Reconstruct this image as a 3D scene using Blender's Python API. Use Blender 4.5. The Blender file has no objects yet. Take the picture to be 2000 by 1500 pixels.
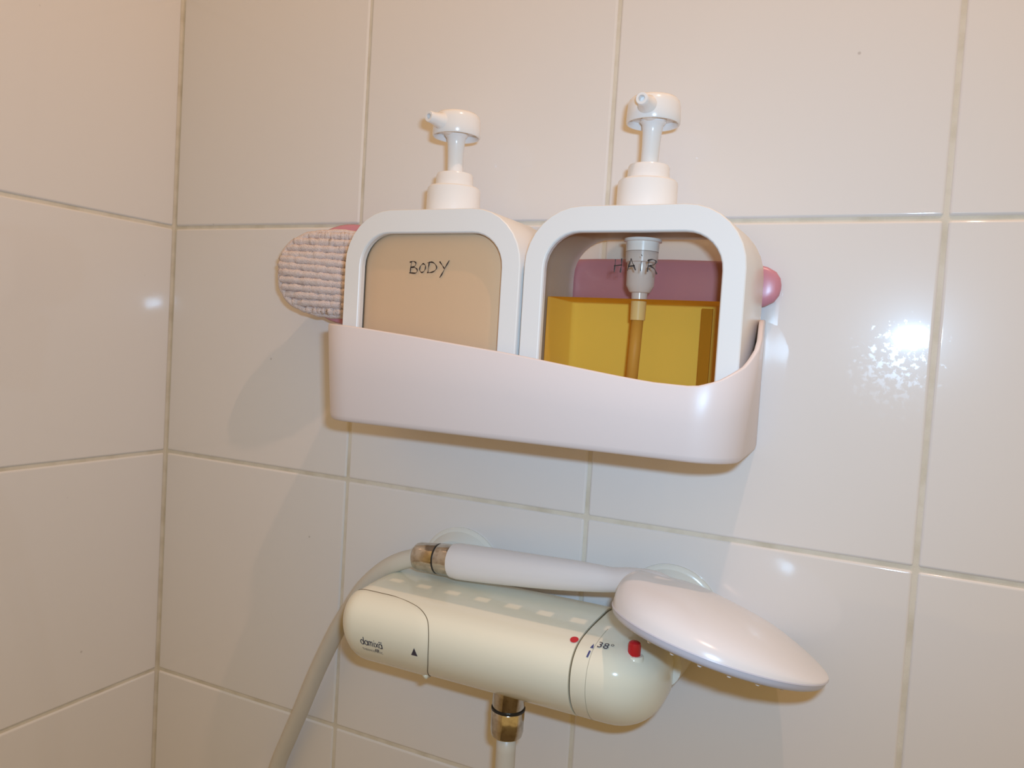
import bpy, bmesh, math, random
from mathutils import Vector, Matrix, Euler
from mathutils.geometry import interpolate_bezier
random.seed(4)
D = bpy.data
C = bpy.context.scene.collection
sc = bpy.context.scene
Z0 = 1.20                      # height of the horizontal joint that runs behind the bottles

# ------------------------------------------------------------------ camera
cam_d = D.cameras.new('camera'); cam = D.objects.new('camera', cam_d); C.objects.link(cam)
cam.location = (0.5800, -0.5056, Z0 - 0.0860)
cam.rotation_euler = Euler((math.radians(87.187), math.radians(-3.495), math.radians(25.537)), 'XYZ')
cam_d.sensor_fit = 'HORIZONTAL'; cam_d.sensor_width = 36.0
cam_d.lens = 36.0 * 1540.3 / 2000.0
cam_d.clip_start = 0.01; cam_d.clip_end = 20
sc.camera = cam

# ------------------------------------------------------------------ world, lights, exposure
w = D.worlds.new('world'); sc.world = w; w.use_nodes = True
w.node_tree.nodes['Background'].inputs[0].default_value = (1.0, 0.66, 0.237, 1)
w.node_tree.nodes['Background'].inputs[1].default_value = 0.54

rot = cam.rotation_euler.to_matrix()
fl_d = D.lights.new('flash', 'AREA'); fl_d.shape = 'RECTANGLE'; fl_d.size = 0.026; fl_d.size_y = 0.014
fl_d.energy = 1.22; fl_d.color = (0.40, 0.66, 0.96); fl_d.spread = math.radians(150)
fl = D.objects.new('flash', fl_d); C.objects.link(fl)
fl.location = cam.location + rot @ Vector((0.027, 0.035, 0.0)); fl.rotation_euler = cam.rotation_euler

lp_d = D.lights.new('halogen_lamp', 'POINT'); lp_d.energy = 9.6; lp_d.color = (1.0, 0.614, 0.43)
lp_d.shadow_soft_size = 0.008
lp = D.objects.new('halogen_lamp', lp_d); C.objects.link(lp); lp.location = (0.68, -0.30, Z0 + 0.78)

sc.view_settings.view_transform = 'Standard'; sc.view_settings.look = 'None'
sc.view_settings.gamma = 1.0; sc.view_settings.use_curve_mapping = False
sc.view_settings.exposure = 0.0
sc.cycles.transparent_max_bounces = 24
sc.cycles.max_bounces = 8

# ------------------------------------------------------------------ helpers
def link(o, parent=None):
    C.objects.link(o)
    if parent is not None: o.parent = parent
    return o
def mesh_obj(name, verts, faces, mat, parent=None, smooth=True, sharp=None):
    me = D.meshes.new(name); me.from_pydata([tuple(v) for v in verts], [], faces)
    bm = bmesh.new(); bm.from_mesh(me); bmesh.ops.recalc_face_normals(bm, faces=bm.faces)
    if sharp is not None:
        for e in bm.edges:
            if len(e.link_faces) == 2 and e.calc_face_angle(0) > sharp: e.smooth = False
    for f in bm.faces: f.smooth = smooth
    bm.to_mesh(me); bm.free()
    me.materials.append(mat)
    return link(D.objects.new(name, me), parent)
def empty(name, loc):
    o = D.objects.new(name, None); o.empty_display_size = 0.02; o.location = loc
    return link(o)
def tag(o, label=None, cat=None, group=None, kind=None):
    if label: o['label'] = label
    if cat: o['category'] = cat
    if group: o['group'] = group
    if kind: o['kind'] = kind
    return o
def keep(child, root):
    """parent while the child's vertices are given in world coordinates"""
    child.parent = root
    child.matrix_parent_inverse = Matrix.Translation(root.location).inverted()
    return child
def V(x, y, z): return Vector((x, y, Z0 + z))

def catmull(pts, n, closed=False):
    out = []; m = len(pts); P = [Vector(p) for p in pts]
    rng = m if closed else m - 1
    for i in range(rng):
        p0 = P[(i-1) % m] if closed or i > 0 else P[0] * 2 - P[1]
        p1 = P[i]; p2 = P[(i+1) % m]
        p3 = P[(i+2) % m] if closed or i + 2 < m else P[-1] * 2 - P[-2]
        for k in range(n):
            t = k / n
            out.append(0.5 * ((2*p1) + (p2-p0)*t + (2*p0-5*p1+4*p2-p3)*t*t + (3*p1-p0-3*p2+p3)*t*t*t))
    if not closed: out.append(P[-1].copy())
    return out
def interp(keys, t):
    if t <= keys[0][0]: return keys[0][1]
    for (a, x), (b, y) in zip(keys, keys[1:]):
        if t <= b: return x + (y - x) * (t - a) / (b - a)
    return keys[-1][1]
def cinterp(keys, t):
    P = catmull([(a, b, 0) for a, b in keys], 8)
    return interp([(p.x, p.y) for p in P], t)
def loft(name, rings, mat, parent=None, closed_ring=True, cap0=True, cap1=True, closed_loft=False, sharp=None, smooth=True):
    n = len(rings[0]); verts = [v for r in rings for v in r]; faces = []
    L = len(rings)
    for i in range(L if closed_loft else L - 1):
        a = i * n; b = ((i + 1) % L) * n
        for j in range(n if closed_ring else n - 1):
            k = (j + 1) % n
            faces.append((a + j, a + k, b + k, b + j))
    if not closed_loft and closed_ring:
        if cap0: faces.append(tuple(range(n)))
        if cap1: faces.append(tuple(range((L-1)*n, L*n)))
    return mesh_obj(name, verts, faces, mat, parent, smooth, sharp)
def frame(d):
    d = d.normalized(); up = Vector((0, 0, 1)) if abs(d.z) < 0.9 else Vector((1, 0, 0))
    a = d.cross(up).normalized(); b = d.cross(a).normalized()
    return a, b
def revolve(name, p0, d, prof, mat, parent=None, n=40, sharp=math.radians(35)):
    """prof: (distance along d, radius)"""
    a, b = frame(d); d = d.normalized(); rings = []
    for t, r in prof:
        r = max(r, 1e-5)
        rings.append([p0 + d*t + (a*math.cos(2*math.pi*k/n) + b*math.sin(2*math.pi*k/n))*r for k in range(n)])
    return loft(name, rings, mat, parent, sharp=sharp)
def tube(name, pts, rad, mat, parent=None, n=16, sharp=None):
    P = [Vector(p) for p in pts]; rings = []; a = None
    for i, p in enumerate(P):
        d = (P[min(i+1, len(P)-1)] - P[max(i-1, 0)]).normalized()
        if a is None: a, b = frame(d)
        else:
            a = (a - d * a.dot(d)).normalized(); b = d.cross(a)
        r = rad(i/(len(P)-1)) if callable(rad) else rad
        rings.append([p + (a*math.cos(2*math.pi*k/n) + b*math.sin(2*math.pi*k/n))*r for k in range(n)])
    return loft(name, rings, mat, parent, sharp=sharp)
def box_mesh(name, x0, x1, y0, y1, z0, z1, mat, parent=None, bevel=0, seg=2):
    me = D.meshes.new(name); bm = bmesh.new(); bmesh.ops.create_cube(bm, size=1)
    for v in bm.verts: v.co = Vector((x0 if v.co.x < 0 else x1, y0 if v.co.y < 0 else y1, z0 if v.co.z < 0 else z1))
    if bevel: bmesh.ops.bevel(bm, geom=bm.edges[:], offset=bevel, segments=seg, affect='EDGES', profile=0.5)
    for f in bm.faces: f.smooth = bool(bevel)
    bm.to_mesh(me); bm.free(); me.materials.append(mat)
    return link(D.objects.new(name, me), parent)

# ------------------------------------------------------------------ materials
def mat(name, col, rough=0.4, metal=0.0, spec=0.5, coat=0.0, sss=0.0, noise=None, bump=None, ior=1.5):
    m = D.materials.new(name); m.use_nodes = True; nt = m.node_tree; b = nt.nodes['Principled BSDF']
    b.inputs['Base Color'].default_value = (*col, 1); b.inputs['Roughness'].default_value = rough
    b.inputs['Metallic'].default_value = metal; b.inputs['Specular IOR Level'].default_value = spec
    b.inputs['Coat Weight'].default_value = coat; b.inputs['Coat Roughness'].default_value = 0.08
    b.inputs['IOR'].default_value = ior
    if sss:
        b.inputs['Subsurface Weight'].default_value = sss; b.inputs['Subsurface Scale'].default_value = 0.004
        b.inputs['Subsurface Radius'].default_value = (1.0, 0.7, 0.5)
    geo = nt.nodes.new('ShaderNodeNewGeometry')
    if noise:
        sc_, amt, lo = noise
        n = nt.nodes.new('ShaderNodeTexNoise'); n.inputs['Scale'].default_value = sc_; n.inputs['Detail'].default_value = 4
        nt.links.new(geo.outputs['Position'], n.inputs['Vector'])
        mx = nt.nodes.new('ShaderNodeMix'); mx.data_type = 'RGBA'
        mx.inputs['A'].default_value = (*col, 1); mx.inputs['B'].default_value = (*lo, 1)
        mp = nt.nodes.new('ShaderNodeMapRange'); mp.inputs[1].default_value = 0.45; mp.inputs[2].default_value = 0.75
        mp.inputs[4].default_value = amt
        nt.links.new(n.outputs['Fac'], mp.inputs[0]); nt.links.new(mp.outputs[0], mx.inputs['Factor'])
        nt.links.new(mx.outputs['Result'], b.inputs['Base Color'])
    if bump:
        sc_, st, dist = bump
        n = nt.nodes.new('ShaderNodeTexNoise'); n.inputs['Scale'].default_value = sc_; n.inputs['Detail'].default_value = 3
        nt.links.new(geo.outputs['Position'], n.inputs['Vector'])
        bp = nt.nodes.new('ShaderNodeBump'); bp.inputs['Strength'].default_value = st; bp.inputs['Distance'].default_value = dist
        nt.links.new(n.outputs['Fac'], bp.inputs['Height']); nt.links.new(bp.outputs[0], b.inputs['Normal'])
    return m

M = {}
M['grout'] = mat('grout', (0.74, 0.68, 0.57), 0.8, spec=0.2, noise=(45, 0.7, (0.54, 0.47, 0.34)), bump=(900, 0.3, 0.0004))
M['white'] = mat('white_plastic', (0.86, 0.84, 0.81), 0.30)
M['gloss_white'] = mat('glossy_white_plastic', (0.84, 0.80, 0.77), 0.16)
M['pump'] = mat('pump_plastic', (0.88, 0.85, 0.82), 0.2)
M['tray'] = mat('tray_plastic', (0.79, 0.69, 0.66), 0.36, bump=(1500, 0.04, 0.0002))
M['cream'] = mat('cream_enamel', (0.87, 0.85, 0.70), 0.14)
M['cream_dark'] = mat('seam_shadow_gap', (0.16, 0.12, 0.06), 0.7)
M['faint_seam'] = mat('fine_seam', (0.50, 0.48, 0.37), 0.5)
M['rosette'] = mat('rosette_plastic', (0.80, 0.79, 0.72), 0.2)
M['handset'] = mat('handset_plastic', (0.80, 0.78, 0.79), 0.2)
M['handset_rim'] = mat('handset_rim_plastic', (0.62, 0.62, 0.70), 0.3)
M['hose'] = mat('hose_rubber', (0.64, 0.60, 0.52), 0.36)
M['chrome'] = mat('worn_chrome', (0.60, 0.56, 0.50), 0.14, metal=1.0, noise=(220, 0.7, (0.28, 0.22, 0.15)))
M['oring'] = mat('rubber_ring', (0.015, 0.014, 0.013), 0.4)
M['red'] = mat('red_plastic', (0.52, 0.012, 0.02), 0.25)
M['red_print'] = mat('red_print', (0.62, 0.03, 0.04), 0.35)
M['dark_print'] = mat('dark_print', (0.05, 0.045, 0.07), 0.45)
M['blue_print'] = mat('blue_print', (0.06, 0.07, 0.22), 0.45)
M['grey_print'] = mat('grey_print', (0.20, 0.18, 0.16), 0.5)
M['ink'] = mat('marker_ink', (0.035, 0.022, 0.018), 0.5)
M['pink'] = mat('pink_plastic', (0.60, 0.25, 0.30), 0.3)
M['yarn'] = mat('white_knit_yarn', (0.86, 0.73, 0.68), 0.85, spec=0.15, noise=(500, 0.5, (0.66, 0.50, 0.46)), bump=(1400, 0.9, 0.0012))
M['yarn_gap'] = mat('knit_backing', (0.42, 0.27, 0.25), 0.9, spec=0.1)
M['floor'] = mat('floor_tile', (0.20, 0.17, 0.14), 0.4, noise=(12, 0.5, (0.14, 0.12, 0.10)))
M['body_soap'] = mat('cream_soap', (0.86, 0.64, 0.44), 0.3)

def tile_material():
    m = D.materials.new('glazed_wall_tile'); m.use_nodes = True; nt = m.node_tree; N = nt.nodes; L = nt.links
    b = N['Principled BSDF']; b.inputs['Base Color'].default_value = (0.80, 0.765, 0.735, 1)
    geo = N.new('ShaderNodeNewGeometry')
    b.inputs['Coat Weight'].default_value = 0.22; b.inputs['Coat Roughness'].default_value = 0.24
    # very gentle waviness of the glaze
    n1 = N.new('ShaderNodeTexNoise'); n1.inputs['Scale'].default_value = 22; n1.inputs['Detail'].default_value = 1
    L.new(geo.outputs['Position'], n1.inputs['Vector'])
    # limescale splashes left of the third joint
    sub = N.new('ShaderNodeVectorMath'); sub.operation = 'DISTANCE'; sub.inputs[1].default_value = (0.580, 0.0, Z0 - 0.092)
    L.new(geo.outputs['Position'], sub.inputs[0])
    mk = N.new('ShaderNodeMapRange'); mk.inputs[1].default_value = 0.010; mk.inputs[2].default_value = 0.055
    mk.inputs[3].default_value = 0.26; mk.inputs[4].default_value = 0.0
    L.new(sub.outputs['Value'], mk.inputs[0])
    n2 = N.new('ShaderNodeTexNoise'); n2.inputs['Scale'].default_value = 260; n2.inputs['Detail'].default_value = 5; n2.inputs['Roughness'].default_value = 0.6
    L.new(geo.outputs['Position'], n2.inputs['Vector'])
    ad = N.new('ShaderNodeMath'); ad.operation = 'ADD'; L.new(n2.outputs['Fac'], ad.inputs[0]); L.new(mk.outputs[0], ad.inputs[1])
    th = N.new('ShaderNodeMapRange'); th.inputs[1].default_value = 0.72; th.inputs[2].default_value = 0.82
    L.new(ad.outputs[0], th.inputs[0])
    rr_ = N.new('ShaderNodeMapRange'); rr_.inputs[3].default_value = 0.045; rr_.inputs[4].default_value = 0.15
    L.new(th.outputs[0], rr_.inputs[0]); L.new(rr_.outputs[0], b.inputs['Roughness'])
    bp = N.new('ShaderNodeBump'); bp.inputs['Strength'].default_value = 0.10; bp.inputs['Distance'].default_value = 0.002
    L.new(n1.outputs['Fac'], bp.inputs['Height']); L.new(bp.outputs[0], b.inputs['Normal'])
    # tiny dark specks
    n3 = N.new('ShaderNodeTexVoronoi'); n3.inputs['Scale'].default_value = 24
    L.new(geo.outputs['Position'], n3.inputs['Vector'])
    sp = N.new('ShaderNodeMapRange'); sp.inputs[1].default_value = 0.012; sp.inputs[2].default_value = 0.03
    L.new(n3.outputs['Distance'], sp.inputs[0])
    mx = N.new('ShaderNodeMix'); mx.data_type = 'RGBA'; mx.inputs['A'].default_value = (0.60, 0.56, 0.53, 1); mx.inputs['B'].default_value = (0.80, 0.765, 0.735, 1)
    L.new(sp.outputs[0], mx.inputs['Factor']); L.new(mx.outputs['Result'], b.inputs['Base Color'])
    return m
M['tile'] = tile_material()

def clear_material(name, tint=(1, 1, 1), ior=1.45, rough=0.03, edge=(0.75, 0.62, 0.5)):
    """thin clear plastic: light passes straight through, edges darken, surface shines"""
    m = D.materials.new(name); m.use_nodes = True; nt = m.node_tree; N = nt.nodes; L = nt.links
    N.remove(N['Principled BSDF']); out = N['Material Output']
    tr = N.new('ShaderNodeBsdfTransparent'); gl = N.new('ShaderNodeBsdfGlossy'); gl.inputs['Roughness'].default_value = rough
    lw = N.new('ShaderNodeLayerWeight'); lw.inputs['Blend'].default_value = 0.25
    cm = N.new('ShaderNodeMix'); cm.data_type = 'RGBA'; cm.inputs['A'].default_value = (*tint, 1); cm.inputs['B'].default_value = (*edge, 1)
    L.new(lw.outputs['Facing'], cm.inputs['Factor']); L.new(cm.outputs['Result'], tr.inputs['Color'])
    fr = N.new('ShaderNodeFresnel'); fr.inputs['IOR'].default_value = ior
    mx = N.new('ShaderNodeMixShader'); geo = N.new('ShaderNodeNewGeometry'); inv = N.new('ShaderNodeMath'); inv.operation = 'SUBTRACT'; inv.inputs[0].default_value = 1.0; L.new(geo.outputs['Backfacing'], inv.inputs[1])
    ml = N.new('ShaderNodeMath'); ml.operation = 'MULTIPLY'; L.new(fr.outputs[0], ml.inputs[0]); L.new(inv.outputs[0], ml.inputs[1])
    L.new(ml.outputs[0], mx.inputs['Fac']); L.new(tr.outputs[0], mx.inputs[1]); L.new(gl.outputs[0], mx.inputs[2])
    L.new(mx.outputs[0], out.inputs['Surface'])
    return m
M['clear'] = clear_material('clear_plastic', (0.97, 0.94, 0.90), edge=(0.55, 0.42, 0.30))
def liquid_material():
    """amber shampoo: faintly glowing through, light comes in from behind as well"""
    m = D.materials.new('amber_shampoo'); m.use_nodes = True; nt = m.node_tree; N = nt.nodes; L = nt.links
    N.remove(N['Principled BSDF']); out = N['Material Output']
    di = N.new('ShaderNodeBsdfDiffuse'); di.inputs['Color'].default_value = (1.0, 0.65, 0.10, 1)
    tl = N.new('ShaderNodeBsdfTranslucent'); tl.inputs['Color'].default_value = (0.95, 0.60, 0.10, 1)
    mb = N.new('ShaderNodeMixShader'); mb.inputs['Fac'].default_value = 0.15
    L.new(di.outputs[0], mb.inputs[1]); L.new(tl.outputs[0], mb.inputs[2]); L.new(mb.outputs[0], out.inputs['Surface'])
    return m
M['amber'] = liquid_material()
def frosted(name, col, a):
    m = D.materials.new(name); m.use_nodes = True; nt = m.node_tree; N = nt.nodes; L = nt.links
    b = N['Principled BSDF']; b.inputs['Base Color'].default_value = (*col, 1); b.inputs['Roughness'].default_value = 0.2
    b.inputs['Alpha'].default_value = a
    return m
M['refraction_amber'] = mat('painted_refraction_amber', (0.42, 0.17, 0.010), 0.7, spec=0.0)  # dark tone stands in for refraction at the container's side
M['dip'] = mat('dip_tube_in_shampoo', (0.62, 0.30, 0.045), 0.5, spec=0.2)
M['socket'] = mat('tube_socket_in_shampoo', (0.78, 0.55, 0.22), 0.4, spec=0.2)
M['frost'] = frosted('frosted_plastic', (0.82, 0.76, 0.72), 0.62)

# ------------------------------------------------------------------ setting: walls with separate tiles
T = 0.2010; GAP = 0.0024; HH = 2.4
def tile_mesh():
    s = (T - GAP) / 2; h = (0.2 - GAP) / 2; th = 0.007
    bm = bmesh.new(); bmesh.ops.create_cube(bm, size=1)
    for v in bm.verts: v.co = Vector((math.copysign(s, v.co.x), 0 if v.co.y < 0 else th, math.copysign(h, v.co.z)))
    ed = [e for e in bm.edges if all(abs(v.co.y) < 1e-6 for v in e.verts)] + [e for e in bm.edges if abs(e.verts[0].co.y - e.verts[1].co.y) > 1e-4]
    bmesh.ops.bevel(bm, geom=ed, offset=0.0019, segments=3, affect='EDGES', profile=0.5)
    bmesh.ops.recalc_face_normals(bm, faces=bm.faces)
    for f in bm.faces: f.smooth = True
    for e in bm.edges:
        if len(e.link_faces) == 2 and e.calc_face_angle(0) > math.radians(50): e.smooth = False
    me = D.meshes.new('tile'); bm.to_mesh(me); bm.free(); me.materials.append(M['tile'])
    for p in me.polygons: p.use_smooth = True
    # keep the large face flat: weight normals by face size
    return me
TM = tile_mesh()
wall_back = tag(box_mesh('wall_back', -0.15, 1.62, 0.0012, 0.15, 0, HH, M['grout']), kind='structure')
wall_left = tag(box_mesh('wall_left', -0.15, -0.0012, -1.81, 0.0012, 0, HH, M['grout']), kind='structure')
box = tag(box_mesh('floor', -0.15, 3.2, -3.6, 0.15, -0.1, 0.0, M['floor']), kind='structure')  # out of view; darkened and extended past the walls to cut light from below
for i in range(8):
    for j in range(12):
        o = D.objects.new('tile', TM); link(o, wall_back)
        o.location = (T * (i + 0.5), 0, 0.2 * (j + 0.5))
        o.rotation_euler = (random.uniform(-1, 1) * 0.002, 0, random.uniform(-1, 1) * 0.002)
        m_ = o.modifiers.new('wn', 'WEIGHTED_NORMAL'); m_.keep_sharp = True
for i in range(9):
    for j in range(12):
        o = D.objects.new('tile', TM); link(o, wall_left)
        o.location = (0, -T * (i + 0.5), 0.2 * (j + 0.5))
        o.rotation_euler = (random.uniform(-1, 1) * 0.0015, 0, math.pi/2 + random.uniform(-1, 1) * 0.0015)
        m_ = o.modifiers.new('wn', 'WEIGHTED_NORMAL'); m_.keep_sharp = True

# ------------------------------------------------------------------ corner caddy tray
XL, XR, YF, RC = 0.2400, 0.5124, -0.0915, 0.0262
ZB = -0.1425
caddy = empty('shower_caddy', V((XL + XR) / 2, 0, ZB))
tag(caddy, 'white plastic shower caddy tray on the tiled wall, low front lip, holding two pump bottles', 'caddy')
def caddy_path():
    P = []                                   # (x, y, nx, ny, z of rim, flare)
    for k in range(9):
        y = -0.0005 + (YF + RC) * k / 8
        P.append((XL, y, -1, 0, interp([(0, -0.0815), (1, -0.0785)], k/8)))
    for k in range(1, 13):
        a = math.pi/2 * k / 12
        P.append((XL + RC - RC*math.cos(a), YF + RC - RC*math.sin(a), -math.cos(a), -math.sin(a), interp([(0, -0.0785), (1, -0.0798)], k/12)))
    fx = [(0.268, -0.0798), (0.312, -0.0837), (0.382, -0.0907), (0.440, -0.0980), (0.455, -0.0998), (0.468, -0.1010), (0.4845, -0.1015)]
    for k in range(1, 25):
        x = XL + RC + (XR - XL - 2*RC) * k / 24
        P.append((x, YF, 0, -1, interp(fx, x)))
    for k in range(1, 17):
        a = math.pi/2 * k / 16
        z = interp([(0, -0.1015), (12, -0.1010), (32, -0.0978), (62, -0.0897), (80, -0.0820), (90, -0.0768)], math.degrees(a))
        P.append((XR - RC + RC*math.sin(a), YF + RC - RC*math.cos(a), math.sin(a), -math.cos(a), z))
    for k in range(1, 13):
        y = YF + RC + (-0.0005 - (YF + RC)) * k / 12
        z = interp([(-0.0655, -0.0768), (-0.0590, -0.0735), (-0.050, -0.0690), (-0.042, -0.0655), (-0.034, -0.0628), (0, -0.0610)], y)
        P.append((XR - 0.0022*k/12, y, 1, 0, z))
    return P
path = caddy_path(); rings = []
for x, y, nx, ny, zr in path:
    hk = (zr - ZB) / 0.06
    fl_ = min(0.0055, 0.0038 * hk)
    if x > 0.49: fl_ = min(0.0055, (0.0038 + 0.0008*min(1, (x - 0.49)/0.02)) * hk)
    if nx > 0.99: fl_ = 0.0052 * min(1, max(0, (-y - 0.010)/0.050))
    if nx < -0.99: fl_ *= min(1, max(0, (-y - 0.005)/0.050))
    def q(off, z): return V(x + nx*off, y + ny*off, z)
    rings.append([q(-0.0050, ZB), q(-0.0022, ZB + 0.0003), q(-0.0006, ZB + 0.0016), q(0, ZB + 0.0040), q(fl_*0.5, (ZB+zr)/2),
                  q(fl_, zr - 0.0010), q(fl_ - 0.0004, zr - 0.0002), q(fl_ - 0.0013, zr), q(fl_ - 0.0023, zr - 0.0002), q(fl_ - 0.0028, zr - 0.0010),
                  q(fl_*0.5 - 0.0028, (ZB+zr)/2), q(-0.0028, ZB + 0.0045), q(-0.0050, ZB + 0.0028)])
keep(loft('tray_wall', rings, M['tray']), caddy)
keep(box_mesh('back_plate', XL + 0.004, XR - 0.004, -0.0022, -0.0002, Z0 + ZB, Z0 - 0.100, M['tray'], bevel=0.0006), caddy)
# perforated floor
HOLES = [(0.268 + 0.0200*k, yy) for yy in (-0.0780, -0.0585, -0.0390, -0.0195) for k in range(12)]
cu = D.curves.new('tray_floor', 'CURVE'); cu.dimensions = '2D'; cu.fill_mode = 'BOTH'; cu.extrude = 0.0014
def poly(pts):
    s = cu.splines.new('POLY'); s.points.add(len(pts) - 1)
    for p, (a, b) in zip(s.points, pts): p.co = (a, b, 0, 1)
    s.use_cyclic_u = True
poly([(x - nx*0.0048, y - ny*0.0048) for x, y, nx, ny, zr in path])
for hx, hy in HOLES:
    poly([(hx-0.0048, hy-0.0036), (hx+0.0048, hy-0.0036), (hx+0.0048, hy+0.0036), (hx-0.0048, hy+0.0036)])
tmp = D.objects.new('tmp', cu); C.objects.link(tmp)
bpy.context.view_layer.update()
me = D.meshes.new_from_object(tmp.evaluated_get(bpy.context.evaluated_depsgraph_get())); D.objects.remove(tmp)
me.name = 'tray_floor'; me.materials.clear(); me.materials.append(M['tray'])
fo = D.objects.new('tray_floor', me); link(fo); fo.data.transform(Matrix.Translation(V(0, 0, ZB + 0.0014))); keep(fo, caddy)

# ------------------------------------------------------------------ pump bottles
def rrect(cx, z0, z1, w, r, y, n=8, rb=None):
    """rounded rectangle in the xz plane"""
    pts = []; rb = r if rb is None else rb; x0, x1 = cx - w/2, cx + w/2
    for (ccx, ccz, a0, rad) in ((x1 - r, z1 - r, 0, r), (x0 + r, z1 - r, 90, r), (x0 + rb, z0 + rb, 180, rb), (x1 - rb, z0 + rb, 270, rb)):
        for k in range(n + 1):
            a = math.radians(a0 + 90 * k / n)
            pts.append(V(ccx + rad*math.cos(a), y, ccz + rad*math.sin(a)))
    return pts
BZ0, BZ1, BYF, BYB = -0.1394, -0.0024, -0.0725, -0.0125
def stroke_mesh(name, strokes, y, rad, m, root):
    vs, fs = [], []
    for s in strokes:
        P = catmull([(a, b, 0) for a, b in s], 6) if len(s) > 2 else [Vector((a, b, 0)) for a, b in s]
        n = len(P); base = len(vs)
        for i, p in enumerate(P):
            d = (P[min(i+1, n-1)] - P[max(i-1, 0)]).normalized(); nrm = Vector((-d.y, d.x, 0))
            r = rad * (0.75 + 0.35*math.sin(i*1.7 + len(vs)))
            e = d * (rad*0.6 if i == n-1 else (-rad*0.6 if i == 0 else 0))
            for k_, (u, h) in enumerate(((-1, 0), (-0.6, 1), (0.6, 1), (1, 0))):
                c = p + nrm * r * u + e
                vs.append(V(c.x, y - 0.00012 * h, c.y))
        for i in range(n - 1):
            for j in range(3):
                a = base + i*4 + j
                fs.append((a, a+1, a+5, a+4))
    return keep(mesh_obj(name, vs, fs, m), root)

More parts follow.
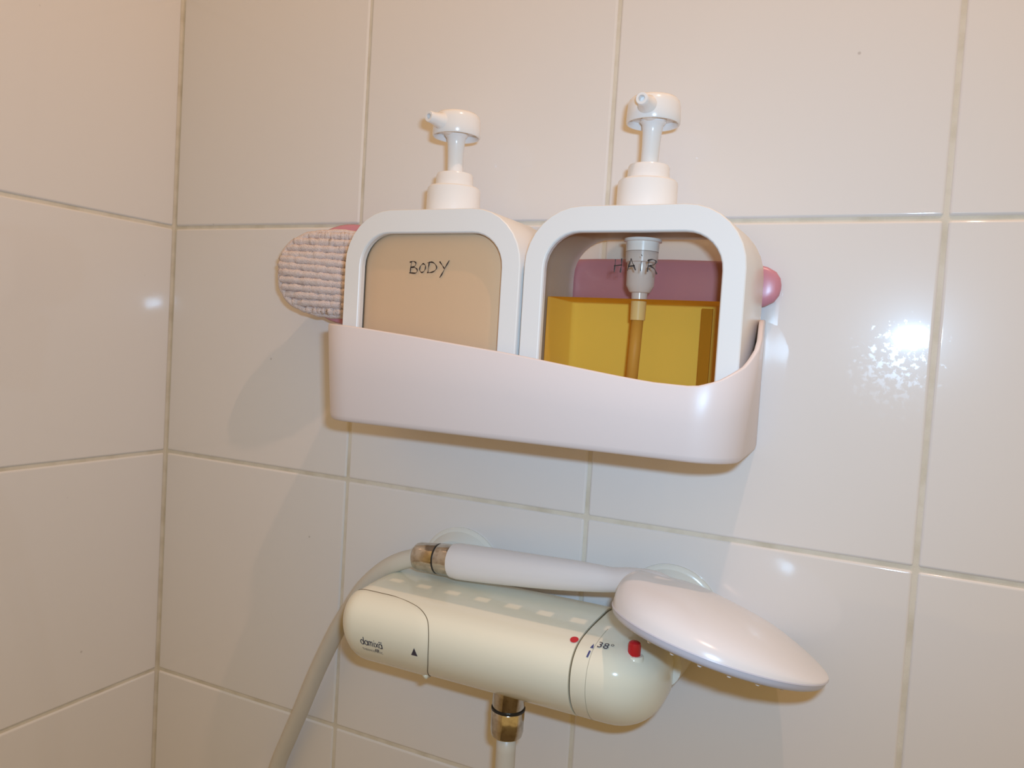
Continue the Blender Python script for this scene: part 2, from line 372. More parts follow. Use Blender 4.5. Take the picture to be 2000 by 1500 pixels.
def make_bottle(cx, px, label, noz_dir, head_shift, strokes, clear):
    root = empty('pump_bottle', V(cx, (BYF + BYB)/2, BZ0))
    tag(root, label, 'bottle', 'pump bottles standing in the shower caddy')
    W0, WB = 0.1303, 0.1325
    cz0, cz1 = BZ0 + 0.0145, -0.0176
    rings = []
    def R_(w, dz0, dz1, r, y): rings.append(rrect(cx, BZ0 + dz0, BZ1 - dz1, w, r, y, rb=max(0.012, r - 0.016)))
    def I_(w, z0, z1, r, y): rings.append(rrect(cx, z0, z1, w, r, y, rb=max(0.012, r - 0.004)))
    I_(0.1122, cz0 - 0.004, cz1 + 0.004, 0.0245, BYB)
    I_(0.1122, cz0 - 0.004, cz1 + 0.004, 0.0245, -0.0666)
    I_(0.1054, cz0, cz1, 0.0215, -0.0668)
    I_(0.1046, cz0 + .0003, cz1 - .0003, 0.0212, BYF + 0.0016)
    I_(0.1056, cz0 - .0002, cz1 + .0002, 0.0217, BYF + 0.0004)
    I_(0.1068, cz0 - .0008, cz1 + .0008, 0.0223, BYF)
    R_(W0 - 0.0012, 0.0006, 0.0006, 0.0345, BYF)
    R_(W0, 0, 0.0002, 0.0350, BYF + 0.0006)
    R_(W0 + 0.0006, 0, 0, 0.0352, BYF + 0.002)
    R_(WB, 0, 0.0, 0.0355, BYB - 0.003)
    R_(WB - 0.0015, 0.001, 0.001, 0.035, BYB - 0.0005)
    R_(WB - 0.004, 0.002, 0.002, 0.034, BYB)
    I_(0.1140, cz0 - .005, cz1 + .005, 0.025, BYB)
    keep(loft('sleeve', rings, M['white'], closed_loft=True, sharp=math.radians(26)), root)
    # clear container with soft front edges
    yf, yb = -0.0664, BYB - 0.0030
    rings = []
    for ins, y in ((0.020, yf), (0.007, yf), (0.0032, yf + 0.0003), (0.0014, yf + 0.0012), (0.0004, yf + 0.003), (0, yf + 0.006), (0, yb - 0.004), (0.002, yb - 0.001), (0.005, yb), (0.02, yb)):
        rings.append(rrect(cx, cz0 + ins - .0036, cz1 - ins + .0036, 0.1114 - 2*ins, max(0.004, 0.024 - ins), y, rb=max(0.004, 0.020 - ins)))
    cont = keep(loft('container', rings, M['clear']), root)
    ins = 0.0022
    ztop = -0.0548 if clear else cz1 + 0.0008
    if clear:
        rings = []
        for i2, y in ((ins + 0.004, yf + 0.0014), (ins + 0.001, yf + 0.0028), (ins, yf + 0.006), (ins, yb - 0.005), (ins + 0.001, yb - 0.003), (ins + 0.004, yb - 0.0018)):
            ring = rrect(cx, cz0 - 0.0036 + i2, ztop, 0.1114 - 2*i2, 0.0006, y, rb=max(0.004, 0.017 - i2)); rings.append(ring)
        lq = keep(loft('liquid', rings[2:], M['amber'], sharp=math.radians(50), cap0=False), root); tag(lq, 'clear amber shampoo filling the lower half')
    else:
        rings = []
        for i2, y in ((ins + 0.014, yf + 0.0008), (ins + 0.002, yf + 0.0009), (ins + 0.0004, yf + 0.0016), (ins, yf + 0.006), (ins, yb - 0.004), (ins + 0.004, yb - 0.0018)):
            rings.append(rrect(cx, cz0 - 0.0036 + i2, ztop - (i2 - ins), 0.1114 - 2*i2, max(0.004, 0.0235 - i2), y, rb=max(0.004, 0.019 - i2)))
        lq = keep(loft('liquid', rings, M['body_soap'], sharp=math.radians(60)), root); tag(lq, 'opaque beige body wash filling the container')
    # pump
    yc = -0.0420; up = Vector((0, 0, 1)); b0 = V(px, yc, BZ1 - 0.0010)
    k = 0.0010
    keep(revolve('pump_collar', b0, up, [(0, 0.001), (0, 0.0178), (0.0012 + k, 0.0180), (0.0180, 0.0178), (0.0192, 0.0176), (0.0202, 0.0166), (0.0206, 0.0130),
         (0.0208, 0.0126), (0.0280, 0.0123), (0.0292, 0.0116), (0.0296, 0.0100), (0.0296, 0.001)], M['pump'], n=48), root)
    hx, hy = px + head_shift[0], yc + head_shift[1]
    top = V(hx, hy, 0.0700)
    s0 = V(px, yc, 0.0250); sdir = V(hx, hy, 0.0520) - s0
    keep(revolve('pump_stem', s0, sdir, [(0, 0.0052), (0.012, 0.0053), (0.020, 0.0057), (0.0245, 0.0063), (0.0262, 0.0078), (0.030, 0.008)], M['pump'], n=28), root)
    hd = keep(revolve('pump_head', V(hx, hy, 0.0), up, [(0.0540, 0.0001), (0.0538, 0.0140), (0.0505, 0.0146), (0.0500, 0.0150), (0.0500, 0.0156), (0.0506, 0.0160), (0.0560, 0.0159), (0.0605, 0.0156), (0.0632, 0.0149), (0.0650, 0.0132), (0.0659, 0.0100), (0.0662, 0.0001)],
         M['pump'], n=48), root)
    nd = Vector(noz_dir).normalized(); n0 = V(hx, hy, 0.0570)
    nz = revolve('nozzle', n0, nd, [(0.006, 0.0070), (0.0140, 0.0062), (0.0172, 0.0046), (0.0225, 0.0037), (0.0256, 0.0036), (0.0260, 0.0033), (0.0260, 0.0019), (0.0225, 0.0017), (0.0225, 0.0001)], M['pump'], n=28)
    nz.parent = hd; nz.matrix_parent_inverse = (Matrix.Translation(root.location)).inverted(); nz.matrix_parent_inverse = Matrix.Translation(root.location).inverted() @ Matrix.Identity(4)
    hd_world = Matrix.Translation(root.location) @ hd.matrix_parent_inverse
    nz.matrix_parent_inverse = hd_world.inverted()
    if clear:
        keep(revolve('inner_collar', V(px - 0.0005, yc, -0.0178), -up, [(0, 0.0001), (0, 0.0112), (0.0016, 0.0114), (0.002, 0.0100), (0.0075, 0.0098), (0.008, 0.0001)], M['pump'], n=36), root)
        keep(revolve('pump_chamber', V(px - 0.0005, yc, -0.0256), -up, [(0, 0.0098), (0.0060, 0.0096), (0.0066, 0.0086), (0.0200, 0.0084), (0.0240, 0.0062), (0.0245, 0.0048), (0.0290, 0.0046), (0.0290, 0.0001)], M['frost'], n=36), root)
        keep(revolve('tube_socket', V(px - 0.0006, yc, -0.0545), -up, [(0, 0.0001), (0, 0.0047), (0.0118, 0.0045), (0.0120, 0.0001)], M['socket'], n=28), root)
        keep(box_mesh('refraction_strip', cx + 0.0330, cx + 0.0395, -0.0250, -0.0235, Z0 + cz0 + 0.004, Z0 + ztop - 0.002, M['refraction_amber']), root)  # added dark strip imitating the refraction band in the shampoo, no moulded part
        keep(tube('dip_tube', [V(px - 0.0006, yc, -0.064), V(px - 0.0012, yc, -0.085), V(px - 0.0024, yc, -0.118)], 0.0036, M['dip'], n=20), root)
    stroke_mesh('lettering', strokes, yf - 0.0001, 0.00042, M['ink'], root)
    return root

BODY = [[[0.29382, -0.03555], [0.2934, -0.0393], [0.29318, -0.04286]], [[0.29272, -0.03575], [0.29513, -0.03516], [0.29719, -0.03626], [0.29644, -0.03833], [0.29405, -0.0391]], [[0.29405, -0.0391], [0.29706, -0.03944], [0.2986, -0.0411], [0.29728, -0.0428], [0.29284, -0.04268]], [[0.3027, -0.03658], [0.30084, -0.03827], [0.30033, -0.04061], [0.30165, -0.04226], [0.30348, -0.04177], [0.30465, -0.03962], [0.30429, -0.03749], [0.3027, -0.03658]], [[0.30743, -0.0356], [0.30701, -0.03912], [0.30679, -0.04237]], [[0.30617, -0.03617], [0.30938, -0.03558], [0.31219, -0.03721], [0.31309, -0.03951], [0.31138, -0.04137], [0.30874, -0.04225], [0.30635, -0.04237]], [[0.31529, -0.03534], [0.31725, -0.03761], [0.31876, -0.03943]], [[0.32215, -0.03454], [0.32005, -0.03804], [0.31787, -0.04219], [0.31594, -0.04526]]]
HAIR = [[[0.43315, -0.03294], [0.43306, -0.03667], [0.43277, -0.03998]], [[0.43692, -0.0325], [0.43687, -0.03662], [0.4366, -0.04009]], [[0.4327, -0.0365], [0.43699, -0.03596]], [[0.44082, -0.03904], [0.44162, -0.03574], [0.44249, -0.03245]], [[0.44249, -0.03245], [0.444, -0.03571], [0.44549, -0.03872]], [[0.44134, -0.03673], [0.44472, -0.03628]], [[0.44863, -0.03403], [0.44848, -0.03909]], [[0.44852, -0.03012], [0.44881, -0.0306]], [[0.45308, -0.03277], [0.45281, -0.03602], [0.45255, -0.03944]], [[0.45245, -0.03334], [0.45515, -0.03267], [0.45723, -0.03378], [0.45627, -0.03541], [0.45334, -0.03642]], [[0.45399, -0.03625], [0.45663, -0.03816], [0.45798, -0.04073]]]
make_bottle(0.3099, 0.3085, 'white pump bottle marked BODY, beige soap in its window, left in the caddy', (-0.26, -0.97, 0.02), (0.0, -0.001), BODY, False)
make_bottle(0.4430, 0.4420, 'white pump bottle marked HAIR, half full of amber shampoo, right in the caddy', (0.0, -1.0, 0.03), (0.001, -0.001), HAIR, True)

# ------------------------------------------------------------------ bath brush behind the bottles
brush = empty('bath_brush', V(0.30, -0.006, -0.041))
tag(brush, 'pink bath brush with a white knitted oval pad, lying behind the two pump bottles', 'brush')
P0 = Vector((0.1595, -0.0340)); P1 = Vector((0.2440, -0.0088)); du = (P1 - P0).normalized(); dn = Vector((du.y, -du.x))
if dn.y > 0: dn = -dn                              # faces the room
def hp(u, t, z):                                   # head frame: u along, t out of the pad, z height
    c = P0 + du*u + dn*t
    return V(c.x, c.y, z)
LH = (P1 - P0).length
# pink backing
rings = []
cu_, ah, bh = LH*0.60, LH*0.46, 0.0378
for k, (s, t) in enumerate(((0.02, -0.0015), (0.80, -0.0012), (0.94, 0.0000), (1.0, 0.0014), (0.97, 0.0030), (0.88, 0.0036), (0.02, 0.0038))):
    rings.append([hp(cu_ + ah*s*math.cos(2*math.pi*j/48), t, -0.0405 + bh*s*math.sin(2*math.pi*j/48)) for j in range(48)])
keep(loft('brush_back', rings, M['pink']), brush)
# dark ground under the yarn, then the rows of yarn
pc, pa, pb, pz = LH*0.54, LH*0.56, 0.0305, -0.0408
def sq(x): return x if x < 0 else x*0.62
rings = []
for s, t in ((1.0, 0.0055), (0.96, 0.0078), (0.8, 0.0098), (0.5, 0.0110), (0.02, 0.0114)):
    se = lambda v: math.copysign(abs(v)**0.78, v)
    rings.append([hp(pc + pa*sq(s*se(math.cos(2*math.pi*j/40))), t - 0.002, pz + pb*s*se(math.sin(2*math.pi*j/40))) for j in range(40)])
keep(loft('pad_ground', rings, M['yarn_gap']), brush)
NR = 12
for r in range(NR):
    f = -1 + 2*(r + 0.5)/NR; pts = []
    hw = max(0, 1 - abs(f)**2.6)**(1/2.6)
    n = 64
    for i in range(n + 1):
        g = -1 + 2*i/n
        x = hw * g
        sag = -0.10 * (x + 0.15) * (1 - abs(f)) * (1 if f < 0.3 else 0.3)
        zz = f + sag
        rr2 = min(1.0, x*x + f*f)
        t = 0.0050 + 0.0046 * math.sqrt(max(0, 1 - rr2)) + random.uniform(-1, 1)*0.0004
        pts.append(hp(pc + pa*sq(x) + random.uniform(-1, 1)*0.0003, t, pz + pb*zz + random.uniform(-1, 1)*0.00025))
    ph = random.uniform(0, 6)
    keep(tube('yarn_row', pts, lambda q_, ph=ph: 0.00305*(1 + 0.06*math.sin(q_*n*0.9 + ph) + 0.05*math.sin(q_*19 + 2*ph) + random.uniform(-.05, .05)), M['yarn'], n=7), brush)
se = lambda v: math.copysign(abs(v)**0.78, v)
ringp = [hp(pc + pa*sq(se(math.cos(2*math.pi*j/72))), 0.0046 + random.uniform(-1, 1)*0.0004, pz + pb*1.02*se(math.sin(2*math.pi*j/72)) + random.uniform(-1, 1)*0.0004) for j in range(73)]
keep(tube('pad_binding', ringp, lambda q_: 0.0024*(1 + random.uniform(-.18, .18)), M['yarn'], n=8), brush)
# neck and grip
rings = []
for x, h, t in ((0.228, 0.020, 0.0055), (0.250, 0.0200, 0.0060), (0.280, 0.0170, 0.0065), (0.330, 0.0200, 0.0075), (0.370, 0.0300, 0.0085), (0.400, 0.0318, 0.0088), (0.450, 0.0318, 0.0088), (0.490, 0.0300, 0.0088),
                (0.503, 0.0272, 0.0086), (0.510, 0.0236, 0.0080), (0.515, 0.0180, 0.0066), (0.5176, 0.0105, 0.0042), (0.5184, 0.0030, 0.0014)):
    yc = interp([(0.228, -0.0125), (0.25, -0.0080), (0.28, -0.0062), (0.52, -0.0062)], x)
    ring = []
    for j in range(28):
        a = 2*math.pi*j/28; ca, sa = math.cos(a), math.sin(a)
        ring.append(V(x, yc + t/2*math.copysign(abs(ca)**0.7, ca), -0.0412 + h/2*math.copysign(abs(sa)**0.8, sa)))
    rings.append(ring)
keep(loft('handle', rings, M['pink']), brush)

# ------------------------------------------------------------------ thermostatic mixer
mixer = empty('thermostatic_mixer', V(0.366, 0, -0.279))
tag(mixer, 'cream thermostatic shower mixer bar with a red button, mounted on the tiles below the caddy', 'mixer')
PROF = catmull([(-0.013, -0.2990, 0), (-0.030, -0.3050, 0), (-0.058, -0.3062, 0), (-0.070, -0.3030, 0), (-0.080, -0.2945, 0), (-0.0862, -0.2840, 0), (-0.0878, -0.2730, 0),
                (-0.0850, -0.2640, 0), (-0.0772, -0.2576, 0), (-0.063, -0.2542, 0), (-0.040, -0.2525, 0), (-0.018, -0.2525, 0), (-0.0115, -0.2590, 0)], 6, closed=True)
CY, CZ = -0.046, -0.2790
def ring_at(x, s, prof=PROF, off=0.0, cy=CY, cz=CZ, sy=None):
    out = []; m = len(prof)
    for i, p in enumerate(prof):
        t = (prof[(i+1) % m] - prof[i-1]); nn = Vector((t.y, -t.x)).normalized()
        if nn.dot(Vector((p.x - CY, p.y - CZ))) < 0: nn = -nn
        yy = p.x + nn.x*off; zz = p.y + nn.y*off
        s_y = s if sy is None else sy
        out.append(V(x, cy + (yy - cy)*s_y, cz + (zz - cz)*s))
    return out
XS = 0.4292                                   # seam in front of the temperature dial
XE0, XE1 = 0.2585, 0.4775
def end_scale(t): return math.sqrt(max(0.0, 1 - t*t))
rings = []
for t in (0.999, 0.97, 0.92, 0.84, 0.72, 0.58, 0.42, 0.25, 0.1, 0.0):
    rings.append(ring_at(XE0 + 0.019*(1 - t), 0.02 + 0.98*end_scale(t)**0.9))
rings += [ring_at(x, 1.0) for x in (0.30, 0.35, 0.40, XS - 0.0012)] + [ring_at(XS - 0.0006, 0.996), ring_at(XS - 0.0005, 0.95)]
keep(loft('mixer_body', rings, M['cream'], sharp=math.radians(60)), mixer)
keep(loft('seam_gap', [ring_at(XS - 0.0008, 0.955), ring_at(XS + 0.0008, 0.955)], M['cream_dark']), mixer)
def dial_ring(x, s_):
    return [V(v.x, v.y, v.z - Z0 - (0.0010*min(1, max(0, (v.y + 0.078)/0.045)) * s_ if v.z - Z0 > -0.279 else 0)) for v in ring_at(x, s_)]
rings = [ring_at(XS + 0.0005, 0.95), dial_ring(XS + 0.0006, 0.992), dial_ring(XS + 0.0014, 0.996), dial_ring(0.4405, 0.994)]
X2 = 0.4475
for t in (0.0, 0.15, 0.30, 0.45, 0.58, 0.70, 0.80, 0.88, 0.94, 0.98, 0.999):
    rings.append(dial_ring(X2 + (XE1 - X2)*t, 0.02 + 0.974*end_scale(t)**0.80))
keep(loft('temperature_dial', rings, M['cream'], sharp=math.radians(60)), mixer)
dial_line = dial_ring(0.4392, 0.9957)
keep(tube('dial_line', [p for p in dial_line[12:58]], 0.00016, M['faint_seam'], n=6), mixer)

# flow knob cover on the left: a thin shell over the front
def surf(x, i_f, off):
    """point on the body's skin; i_f is a float index into the profile"""
    t = 0.0
    if x < XE0 + 0.019: t = (XE0 + 0.019 - x)/0.021
    s = 0.02 + 0.98*end_scale(min(t, 0.9995))**0.9
    i0 = int(math.floor(i_f)) % len(PROF); i1 = (i0 + 1) % len(PROF); g = i_f - math.floor(i_f)
    p = PROF[i0].lerp(PROF[i1], g); tt = PROF[i1] - PROF[i0-1]; nn = Vector((tt.y, -tt.x)).normalized()
    if nn.dot(Vector((p.x - CY, p.y - CZ))) < 0: nn = -nn
    yy, zz = p.x + nn.x*off*s, p.y + nn.y*off*s
    return V(x - off*t, CY + (yy - CY)*s, CZ + (zz - CZ)*s)
IB, IT = 15.5, 50.5                              # bottom edge and top edge of the cover on the profile
def xedge(i_f):                                  # right edge of the cover
    f = (i_f - IB)/(IT - IB); f = min(1, max(0, f))
    return cinterp([(0, 0.3255), (0.15, 0.3285), (0.35, 0.3335), (0.55, 0.3352), (0.72, 0.3335), (0.84, 0.3290), (0.93, 0.3200), (0.98, 0.3080), (1.0, 0.2990)], f)
verts, faces = [], []; NI, NX = 44, 26
for a in range(NI + 1):
    i_f = IB + (IT - IB)*a/NI; xe = xedge(i_f)
    for b in range(NX + 1):
        g = b/NX; x = XE0 + 0.0006 + (xe - XE0 - 0.0006)*(1 - (1-g)**1.0) if True else 0
        edge = min(1, (1-g)*14, (NI - a)*0.9, a*0.9)
        verts.append(surf(x, i_f, 0.00015 + 0.0007*min(1, edge)))
for a in range(NI):
    for b in range(NX):
        k = a*(NX+1) + b; faces.append((k, k+1, k+NX+2, k+NX+1))
keep(mesh_obj('flow_knob', verts, faces, M['cream']), mixer)
pts = [surf(x, IT + 0.15, 0.0001) for x in [0.262 + (0.299 - 0.262)*k/12 for k in range(12)]]
pts += [surf(xedge(IB + (IT - IB)*(1 - k/50)) + 0.0003, IB + (IT - IB)*(1 - k/50), 0.0001) for k in range(0, 51)]
keep(tube('knob_seam', pts, 0.00026, M['cream_dark'], n=6), mixer)
keep(mesh_obj('stop_tab', *(lambda b: (b, [(0,1,2,3),(4,5,6,7),(0,1,5,4),(1,2,6,5),(2,3,7,6),(3,0,4,7)]))(
     [V(0.3215, -0.0700, -0.3030), V(0.3250, -0.0700, -0.3030), V(0.3250, -0.0640, -0.3045), V(0.3215, -0.0640, -0.3045),
      V(0.3220, -0.0695, -0.3062), V(0.3245, -0.0695, -0.3062), V(0.3245, -0.0645, -0.3068), V(0.3220, -0.0645, -0.3068)]), M['cream']), mixer)
# red safety button in its boss
bb = V(0.4610, -0.0690, -0.2590)
boss = keep(revolve('button_boss', bb, Vector((0, 0, 1)), [(-0.022, 0.0100), (-0.006, 0.0066), (-0.0006, 0.0056), (0.0, 0.0050), (0.0, 0.0001)], M['cream'], n=28), mixer)
bt = keep(revolve('red_button', bb, Vector((0, 0, 1)), [(-0.001, 0.0037), (0.0052, 0.0037), (0.0070, 0.0033), (0.0078, 0.0022), (0.0080, 0.0001)], M['red'], n=28), mixer)
tag(bt, 'red push button')
# wall unions and rosettes
for xr in (0.3084, 0.4640):
    keep(revolve('wall_rosette', V(xr, 0.0, -0.2545), Vector((0, -1, 0)), [(0.0, 0.0330), (0.0015, 0.0330), (0.0024, 0.0322), (0.0030, 0.0300), (0.0090, 0.0262), (0.0105, 0.0245), (0.0110, 0.0150), (0.0110, 0.0001)], M['rosette'], n=56), mixer)
    keep(revolve('wall_union', V(xr + 0.002, -0.005, -0.2745), Vector((0, -1, 0)), [(0.0, 0.0165), (0.018, 0.0160), (0.030, 0.0155), (0.030, 0.0001)], M['rosette'], n=36), mixer)
# outlet
oc = V(0.3782, -0.0560, -0.3040)
keep(revolve('outlet_spigot', oc, Vector((0, 0, -1)), [(-0.004, 0.0102), (0.0115, 0.0104), (0.0122, 0.0100), (0.0122, 0.0001)], M['chrome'], n=40), mixer)
keep(revolve('outlet_seal', oc, Vector((0, 0, -1)), [(0.0118, 0.0098), (0.0122, 0.0109), (0.0134, 0.0109), (0.0138, 0.0098)], M['oring'], n=40), mixer)

# print on the mixer
def front_y(z):
    best = None
    for i in range(12, 54):
        a, b = PROF[i], PROF[i+1]
        if min(a.y, b.y) <= z <= max(a.y, b.y) and a.x < -0.06:
            g = (z - a.y)/(b.y - a.y) if abs(b.y - a.y) > 1e-9 else 0
            y = a.x + (b.x - a.x)*g
            best = y if best is None else min(best, y)
    return best if best is not None else -0.087
def text_on_front(name, body, x, z, size, width, m, shear=0.0, off=0.0):
    cu = D.curves.new(name, 'FONT'); cu.body = body; cu.size = size; cu.resolution_u = 4; cu.shear = shear; cu.offset = off
    t = D.objects.new('tmp', cu); C.objects.link(t); bpy.context.view_layer.update()
    me = D.meshes.new_from_object(t.evaluated_get(bpy.context.evaluated_depsgraph_get())); D.objects.remove(t)
    me.name = name; w0 = max(v.co.x for v in me.vertices); kx = width / w0
    for v in me.vertices:
        zz = z + v.co.y
        v.co = V(x + v.co.x*kx, front_y(zz) - 0.0011, zz)
    me.materials.clear(); me.materials.append(m)
    o = D.objects.new(name, me); link(o); return keep(o, mixer)
def arc(cx, cy, rx, ry, a0, a1, n=12):
    return [(cx + rx*math.cos(math.radians(a0 + (a1-a0)*k/n)), cy + ry*math.sin(math.radians(a0 + (a1-a0)*k/n))) for k in range(n+1)]
GL = {                                   # strokes in a unit cell, x height 1
    'd': [arc(0.42, 0.5, 0.36, 0.5, 0, 360, 18), [(0.80, 1.62), (0.80, 0.0)]],
    'a': [arc(0.42, 0.5, 0.36, 0.5, 0, 360, 18), [(0.80, 1.0), (0.80, 0.0)]],
    'm': [[(0.06, 0.0), (0.06, 1.0)], [(0.06, 0.72)] + arc(0.30, 0.70, 0.22, 0.30, 150, 0, 8) + [(0.52, 0.0)], [(0.52, 0.72)] + arc(0.76, 0.70, 0.22, 0.30, 150, 0, 8) + [(0.98, 0.0)]],
    'i': [[(0.18, 0.0), (0.18, 1.0)], [(0.18, 1.28), (0.18, 1.42)]],
    'x': [[(0.04, 0.0), (0.76, 1.0)], [(0.04, 1.0), (0.76, 0.0)]]}
def logo(word, x0, z0, w_total, xh, thick, m):
    adv = {'d': 1.02, 'a': 1.02, 'm': 1.22, 'i': 0.42, 'x': 0.88}
    kx = w_total / sum(adv[c] for c in word); vs, fs = [], []; cur = 0
    for c in word:
        for st in GL[c]:
            P = [Vector((x0 + (cur + a)*kx, z0 + b*xh)) for a, b in st]; n = len(P); base = len(vs)
            for i, p in enumerate(P):
                dd = (P[min(i+1, n-1)] - P[max(i-1, 0)]).normalized(); nn = Vector((-dd.y, dd.x))*thick/2
                for q_ in (p - nn, p + nn): vs.append(V(q_.x, front_y(q_.y) - 0.0011, q_.y))
            for i in range(n - 1):
                k = base + 2*i; fs.append((k, k+1, k+3, k+2))
        cur += adv[c]
    return keep(mesh_obj('logo_print', vs, fs, m, smooth=False), mixer)
logo('damixa', 0.2838, -0.2862, 0.0175, 0.0034, 0.00058, M['dark_print'])
def quads(name, polys, m):
    vs, fs = [], []
    for p in polys:
        fs.append(tuple(range(len(vs), len(vs) + len(p))))
        for x, z in p: vs.append(V(x, front_y(z) - 0.0011, z))
    return keep(mesh_obj(name, vs, fs, m, smooth=False), mixer)
marks = []
for k in range(2): marks.append([(0.2984 + 0.0014*k, -0.2820), (0.2993 + 0.0014*k, -0.2820), (0.2993 + 0.0014*k, -0.2813), (0.2984 + 0.0014*k, -0.2813)])
for k in range(3): marks.append([(0.2938 + 0.0011*k, -0.2898), (0.2944 + 0.0011*k, -0.2898), (0.2955 + 0.0011*k, -0.2874), (0.2949 + 0.0011*k, -0.2874)])
quads('logo_marks', marks, M['dark_print'])
text_on_front('word_print', 'THERMOSTATIC', 0.2838, -0.2908, 0.0025, 0.0160, M['grey_print'])
quads('triangle_print', [[(0.3228, -0.2846), (0.3276, -0.2846), (0.3255, -0.2792)]], M['dark_print'])
def top_z(y):
    for i in range(42, 72):
        a, b = PROF[i], PROF[i+1]
        if min(a.x, b.x) <= y <= max(a.x, b.x): return a.y + (b.y - a.y)*(y - a.x)/(b.x - a.x)
    return -0.2545
def top_print(name, polys, m, lift=0.00035):
    vs, fs = [], []
    for p in polys:
        fs.append(tuple(range(len(vs), len(vs) + len(p))))
        for x, y in p: vs.append(V(x, y, top_z(y) + lift))
    return keep(mesh_obj(name, vs, fs, m, smooth=False), mixer)
top_print('red_dot', [[(0.4262 + 0.0025*math.cos(a*math.pi/12), -0.0745 + 0.0026*math.sin(a*math.pi/12)) for a in range(24)]], M['red_print'], 0.0006)
top_print('blue_mark', [[(0.4372, -0.0776), (0.4392, -0.0776), (0.4382, -0.0740)], [(0.4370, -0.0830), (0.4381, -0.0830), (0.4385, -0.0795), (0.4374, -0.0795)]], M['blue_print'], 0.0004)
cu = D.curves.new('degree_print', 'FONT'); cu.body = '38°'; cu.size = 0.0072; cu.resolution_u = 3
t = D.objects.new('tmp', cu); C.objects.link(t); bpy.context.view_layer.update()
me = D.meshes.new_from_object(t.evaluated_get(bpy.context.evaluated_depsgraph_get())); D.objects.remove(t)
for v in me.vertices:
    y = -0.0760 + v.co.y; v.co = V(0.4402 + v.co.x, y, top_z(y) + 0.0004)
me.materials.clear(); me.materials.append(M['dark_print']); me.name = 'degree_print'
o = D.objects.new('degree_print', me); link(o); keep(o, mixer)

# ------------------------------------------------------------------ hand shower
hand = empty('hand_shower', V(0.44, -0.04, -0.249))
tag(hand, 'white hand shower with a domed round head, lying on top of the mixer', 'hand shower')
A = V(0.4450, -0.0560, -0.2326); B = V(0.5642, -0.0600, -0.2523)
ax = (B - A).normalized(); RH = (B - A).length/2
side = Vector((0, -1, 0.17)); side = (side - ax*side.dot(ax)).normalized()
nrm = ax.cross(side).normalized()
if nrm.z < 0: nrm = -nrm
HCEN = (A + B)/2
# dome: cross sections along the axis, half ellipse in each
rings = []
HK = [(0.0, 0.0130), (0.05, 0.0190), (0.10, 0.0205), (0.2, 0.0214), (0.32, 0.0222), (0.45, 0.0200), (0.6, 0.0172), (0.72, 0.0140), (0.86, 0.0078), (0.94, 0.0036), (1.0, 0.0006)]
NS = 48; NT = 24
vs, fs = [], []
for i in range(NS + 1):
    f = 0.5 - 0.5*math.cos(math.pi*i/NS)
    s_ = 2*f - 1; wd = RH*math.sqrt(max(0, 1 - s_*s_)); h = cinterp(HK, f)*min(1, (wd/RH*4.0))**0.7 if f < 0.5 else cinterp(HK, f)
    for j in range(NT + 1):
        a = math.pi*j/NT; ca, sa = math.cos(a), math.sin(a)
        vs.append(HCEN + ax*(RH*s_) + side*(wd*ca) + nrm*(h*(sa**0.9 if sa > 0 else 0)))
for i in range(NS):
    for j in range(NT):
        k = i*(NT+1) + j; fs.append((k, k+1, k+NT+2, k+NT+1))
keep(mesh_obj('head_shell', vs, fs, M['handset']), hand)
keep(revolve('head_rim', HCEN, -nrm, [(-0.0002, RH*0.9), (-0.0001, RH*1.002), (0.0006, RH*1.006), (0.0008, RH*0.996), (0.0026, RH*0.990), (0.0042, RH*0.975), (0.0050, RH*0.95), (0.0050, 0.0001)], M['handset_rim'], n=96), hand)
nz_me = None
for rr_, cnt in ((0.0520, 22), (0.041, 18), (0.031, 14), (0.019, 9)):
    for k in range(cnt):
        a = 2*math.pi*(k + 0.3)/cnt
        base = HCEN + ax*(rr_*math.cos(a)) + side*(rr_*math.sin(a)) - nrm*0.0050
        if nz_me is None:
            o = revolve('spray_nozzle', Vector((0, 0, 0)), Vector((0, 0, 1)), [(-0.0004, 0.0017), (0.0012, 0.0015), (0.0021, 0.0010), (0.0023, 0.0001)], M['handset'], n=10); nz_me = o.data
        else: o = link(D.objects.new('spray_nozzle', nz_me))
        Mx = Matrix.Translation(base) @ Vector((0, 0, 1)).rotation_difference(-nrm).to_matrix().to_4x4()
        o.parent = hand; o.matrix_parent_inverse = Matrix.Translation(hand.location).inverted(); o.matrix_basis = Mx
# handle
hp_ = catmull([V(0.3205, -0.0340, -0.2366), V(0.350, -0.0355, -0.2345), V(0.385, -0.0372, -0.2318), V(0.415, -0.0390, -0.2290), V(0.434, -0.0412, -0.2270), V(0.450, -0.0450, -0.2245), V(0.468, -0.0500, -0.2265), V(0.490, -0.056, -0.2350)], 6)
def hr(q_): return cinterp([(0, 0.0117), (0.02, 0.0123), (0.15, 0.0118), (0.35, 0.0102), (0.50, 0.0086), (0.62, 0.0076), (0.72, 0.0086), (0.85, 0.0115), (1.0, 0.010)], q_)
keep(tube('handle', hp_, hr, M['handset'], n=32, sharp=math.radians(50)), hand)

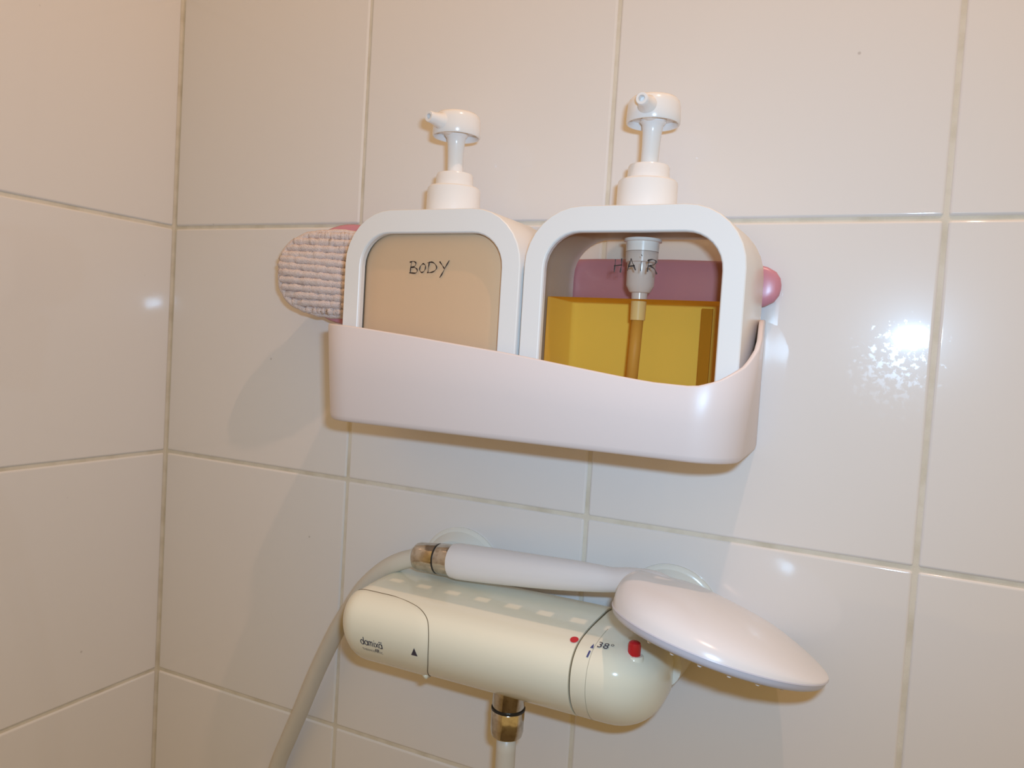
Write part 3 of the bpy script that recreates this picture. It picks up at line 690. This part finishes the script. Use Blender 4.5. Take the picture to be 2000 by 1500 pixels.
# ------------------------------------------------------------------ hose: from the hand shower down and back up to the outlet
hose = empty('shower_hose', V(0.25, -0.02, -0.80))
tag(hose, 'cream shower hose looping down from the hand shower handle to the mixer outlet', 'hose')
hp2 = [(0.2900, -0.034, -0.2392), (0.2761, -0.034, -0.2450), (0.2621, -0.0325, -0.2538), (0.2451, -0.0300, -0.2697), (0.2315, -0.0270, -0.2885), (0.2193, -0.0240, -0.3065), (0.2075, -0.0210, -0.3272), (0.1942, -0.0180, -0.3530), (0.1800, -0.0150, -0.3841), (0.1669, -0.0130, -0.4128), (0.1549, -0.0120, -0.4423),
       (0.1400, -0.012, -0.50), (0.1330, -0.013, -0.60), (0.1480, -0.018, -0.72), (0.205, -0.028, -0.83), (0.275, -0.038, -0.85), (0.340, -0.048, -0.76), (0.372, -0.054, -0.60), (0.3785, -0.056, -0.45), (0.3782, -0.056, -0.333)]
keep(tube('hose_pipe', catmull([V(*p) for p in hp2], 10), 0.0063, M['hose'], n=20), hose)
nd = (V(0.350, -0.0355, -0.2345) - V(0.3205, -0.0340, -0.2366)).normalized()
n0 = V(0.3205, -0.0340, -0.2366) - nd*0.0305
keep(revolve('handset_nut', n0, nd, [(0, 0.0060), (0.0, 0.0088), (0.0008, 0.0094), (0.0025, 0.0099), (0.0172, 0.0104), (0.0180, 0.0100), (0.0180, 0.0001)], M['chrome'], n=40), hose)
keep(revolve('handset_seal', n0, nd, [(0.0176, 0.0098), (0.0179, 0.0106), (0.0190, 0.0106), (0.0193, 0.0098)], M['oring'], n=40), hose)
keep(revolve('handset_sleeve', n0, nd, [(0.0190, 0.0001), (0.0190, 0.0104), (0.0200, 0.0108), (0.0308, 0.0110), (0.0308, 0.0001)], M['chrome'], n=40), hose)
keep(revolve('outlet_nut', oc, Vector((0, 0, -1)), [(0.0136, 0.0001), (0.0136, 0.0102), (0.0142, 0.0106), (0.0270, 0.0105), (0.0300, 0.0098), (0.0305, 0.0085), (0.0305, 0.0060)], M['chrome'], n=40), hose)
